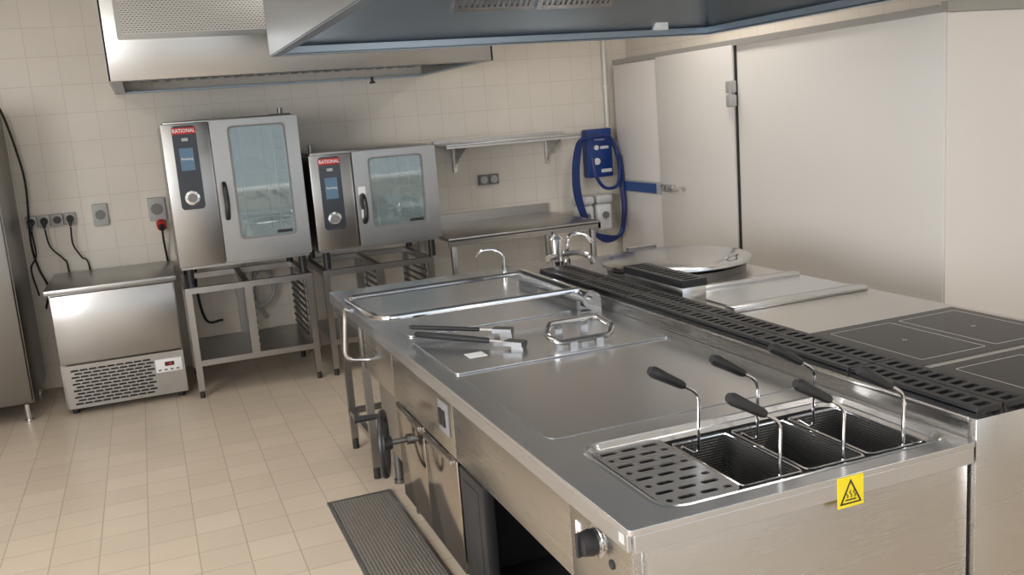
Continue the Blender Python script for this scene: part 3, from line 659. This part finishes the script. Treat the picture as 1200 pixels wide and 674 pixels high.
def hob(y0,y1):
    h=thing('induction_hob','black glass induction hob with square zone outlines','hob',(2.55,(y0+y1)/2,T),'induction hobs')
    part(h,'glass',MB().plate([rrect(2.2,2.89,y0,y1,.006,3)],T+.0005,T+.005,XY),GLASSB)
    ym=(y0+y1)/2;hy=(y1-y0)/2-.05
    for xa,xb in((2.25,2.53),(2.57,2.85)):
        m=MB()
        m.plate([rrect(xa,xb,ym-hy,ym+hy,.01,3),rrect(xa+.0035,xb-.0035,ym-hy+.0035,ym+hy-.0035,.008,3)],T+.005,T+.0056,XY)
        m.obox((xa+.13,ym,T+.0053),(xa+.15,ym,T+.0053),.002,.0006).obox((xa+.14,ym-.01,T+.0053),(xa+.14,ym+.01,T+.0053),.002,.0006)
        part(h,'zone_marking',m,LINE,'pale square outline')
    part(h,'frame',MB().plate([rrect(2.197,2.893,y0-.003,y1+.003,.008,3),rrect(2.2,2.89,y0,y1,.006,3)],T+.0003,T+.004,XY),S_LIGHT)
hob(2.2,2.74);hob(1.68,2.17)
g=thing('griddle_plate','flat steel griddle with raised pale side strips','griddle',(2.55,3.5,T))
part(g,'plate',MB().plate([rrect(2.25,2.9,3.22,3.72,.01,3)],T+.0005,T+.008,XY),S_TOP)
part(g,'side_strip',MB().box(2.25,2.9,3.67,3.74,T+.0005,T+.022,.004),S_LIGHT,'pale steel strip')
part(g,'side_strip',MB().box(2.20,2.9,3.21,3.28,T+.0005,T+.022,.004),S_LIGHT,'pale steel strip')
fb=thing('flue_box','raised steel flue box with black cast iron top','flue box',(2.15,3.7,T))
part(fb,'body',MB().box(2.07,2.19,3.40,3.92,T,.965,.003),S_LIGHT)
holes=[rrect(2.09,2.168,3.415+i*.042,3.415+i*.042+.024,.005,2) for i in range(12)]
part(fb,'grate',MB().plate([rrect(2.067,2.193,3.395,3.925,.006,2)]+holes,.972,.988,XY).box(2.067,2.078,3.395,3.925,.955,.973).box(2.182,2.193,3.395,3.925,.955,.973).box(2.078,2.182,3.395,3.405,.955,.973),IRON,'black cast iron grate')
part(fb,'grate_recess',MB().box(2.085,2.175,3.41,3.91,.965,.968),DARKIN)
# kettle
kt=thing('boiling_kettle','round stainless boiling kettle with wide shallow domed lid','kettle',(2.55,4.23,T))
kc=(2.545,4.235,0)
part(kt,'bowl_rim',MB().lathe(kc,[(.36,T+.0005),(.365,.90),(.34,.91),(.30,.91)],72),S_DARK)
part(kt,'lid',MB().lathe(kc,[(.35,.913),(.385,.913),(.392,.920),(.390,.932),(.378,.937),(.30,.946),(.2,.953),(.1,.957),(.02,.958)],96),steel('steel_lid',(.50,.505,.51),.17,0,metal=1.,amp=.01,bump=0),'wide shallow domed lid')
part(kt,'handle',MB().tube(fillet([(2.66,3.95,.940),(2.68,3.93,.962),(2.75,3.96,.962),(2.74,3.98,.940)],.015),.006),CHROME)
part(kt,'lid_hinge',MB().box(2.50,2.64,4.61,4.66,.87,.935,.01).cyl((2.48,4.64,.935),(2.66,4.64,.935),.014),S_DARK)
tp=thing('water_tap','chrome water tap with round body and lever','tap',(2.0,4.50,.90))
part(tp,'body',MB().cyl((1.99,4.52,.90),(1.99,4.52,1.04),.038).lathe((1.99,4.52,1.04),[(.042,0),(.042,.03),(.02,.05)],24),CHROME)
part(tp,'spout',MB().tube(cat([(1.99,4.52,.98),(2.08,4.47,.99),(2.13,4.43,.97),(2.15,4.41,.93)]),.015),CHROME)
part(tp,'lever',MB().tube([(1.99,4.52,1.08),(1.95,4.47,1.11)],.008),CHROME)
part(tp,'valve_knob',MB().cyl((1.97,4.50,.98),(1.91,4.46,.98),.018),CHROME)
tp=thing('water_tap','chrome swivel tap beside the kettle','tap',(2.12,4.68,T))
part(tp,'body',MB().cyl((2.12,4.68,T),(2.12,4.68,.93),.022),CHROME)
part(tp,'spout',MB().tube(cat([(2.12,4.68,.93),(2.13,4.68,1.02),(2.17,4.70,1.06),(2.24,4.70,1.05),(2.29,4.70,1.0)]),.011),CHROME)
tp=thing('water_tap','slim curved swan neck tap on the island end','tap',(1.76,4.72,T))
part(tp,'body',MB().cyl((1.76,4.72,T),(1.76,4.72,.90),.016),CHROME)
part(tp,'spout',MB().tube(cat([(1.76,4.72,.90),(1.76,4.72,.98),(1.72,4.74,1.02),(1.65,4.76,1.02),(1.62,4.77,.99)]),.008),CHROME)
# ---------------------------------------------------------------- floor grate
gr=thing('floor_drain','stainless steel grid drain cover in the tiled floor','drain grate',(.74,3.3,0))
GRM=plain('grate_steel',(.33,.30,.265),.4,.4)
part(gr,'frame',MB().plate([[(.59,2.5),(.90,2.5),(.90,4.22),(.59,4.22)],[(.604,2.514),(.886,2.514),(.886,4.206),(.604,4.206)]],.0005,.010,XY),S_X,'steel edge frame')
m=MB()
for i in range(113):
    y=2.520+i*.015;m.box(.604,.886,y,y+.0034,.003,.0068)
for i in range(18):
    x=.615+i*.015;m.box(x,x+.0034,2.514,4.206,.002,.007)
part(gr,'grid',m,GRM)
part(gr,'channel',MB().box(.604,.886,2.514,4.206,.0004,.001),plain('drain_channel',(.045,.04,.035),.5),'dark drain channel')
# ---------------------------------------------------------------- lights
def area(name,loc,rot,sx,sy,e,col=(1,1,1)):
    l=bpy.data.lights.new(name,'AREA');l.shape='RECTANGLE';l.size=sx;l.size_y=sy;l.energy=e;l.color=col
    o=bpy.data.objects.new(name,l);o.location=loc;o.rotation_euler=rot;COL.objects.link(o)
area('window_daylight',(-.9,-2.98,1.7),(math.radians(90),0,math.radians(180)),2.4,1.65,125,(1,.985,.97))
area('window_daylight',(3.0,-2.98,1.7),(math.radians(90),0,math.radians(180)),3.8,1.65,235,(1,.985,.97))
area('window_daylight',(-2.98,.55,1.75),(math.radians(90),0,math.radians(-90)),3.9,1.35,215,(.96,.98,1))
w=bpy.data.worlds.new('World');SC.world=w;w.use_nodes=True
w.node_tree.nodes['Background'].inputs[0].default_value=(.8,.9,1,1);w.node_tree.nodes['Background'].inputs[1].default_value=1.5
# ---------------------------------------------------------------- camera
F=1094.;H=1.75
def nrm(v):return Vector(v).normalized()
Xd=nrm((2901,-429,F));Yd=nrm((-438,-172,F));Dd=nrm((448,5823,F))
right=Vector((Xd[0],Yd[0],-Dd[0]));down=Vector((Xd[1],Yd[1],-Dd[1]));fwd=Vector((Xd[2],Yd[2],-Dd[2]))
R=Matrix((right,-down,-fwd)).transposed()
R=R.to_quaternion().normalized().to_matrix()
cd=bpy.data.cameras.new('camera');cd.sensor_width=36;cd.lens=36*F/1200;cd.clip_start=.05
co=bpy.data.objects.new('camera',cd);co.matrix_world=Matrix.Translation((0,0,H))@R.to_4x4();COL.objects.link(co);SC.camera=co
SC.view_settings.view_transform='Standard'
SC.view_settings.exposure=0
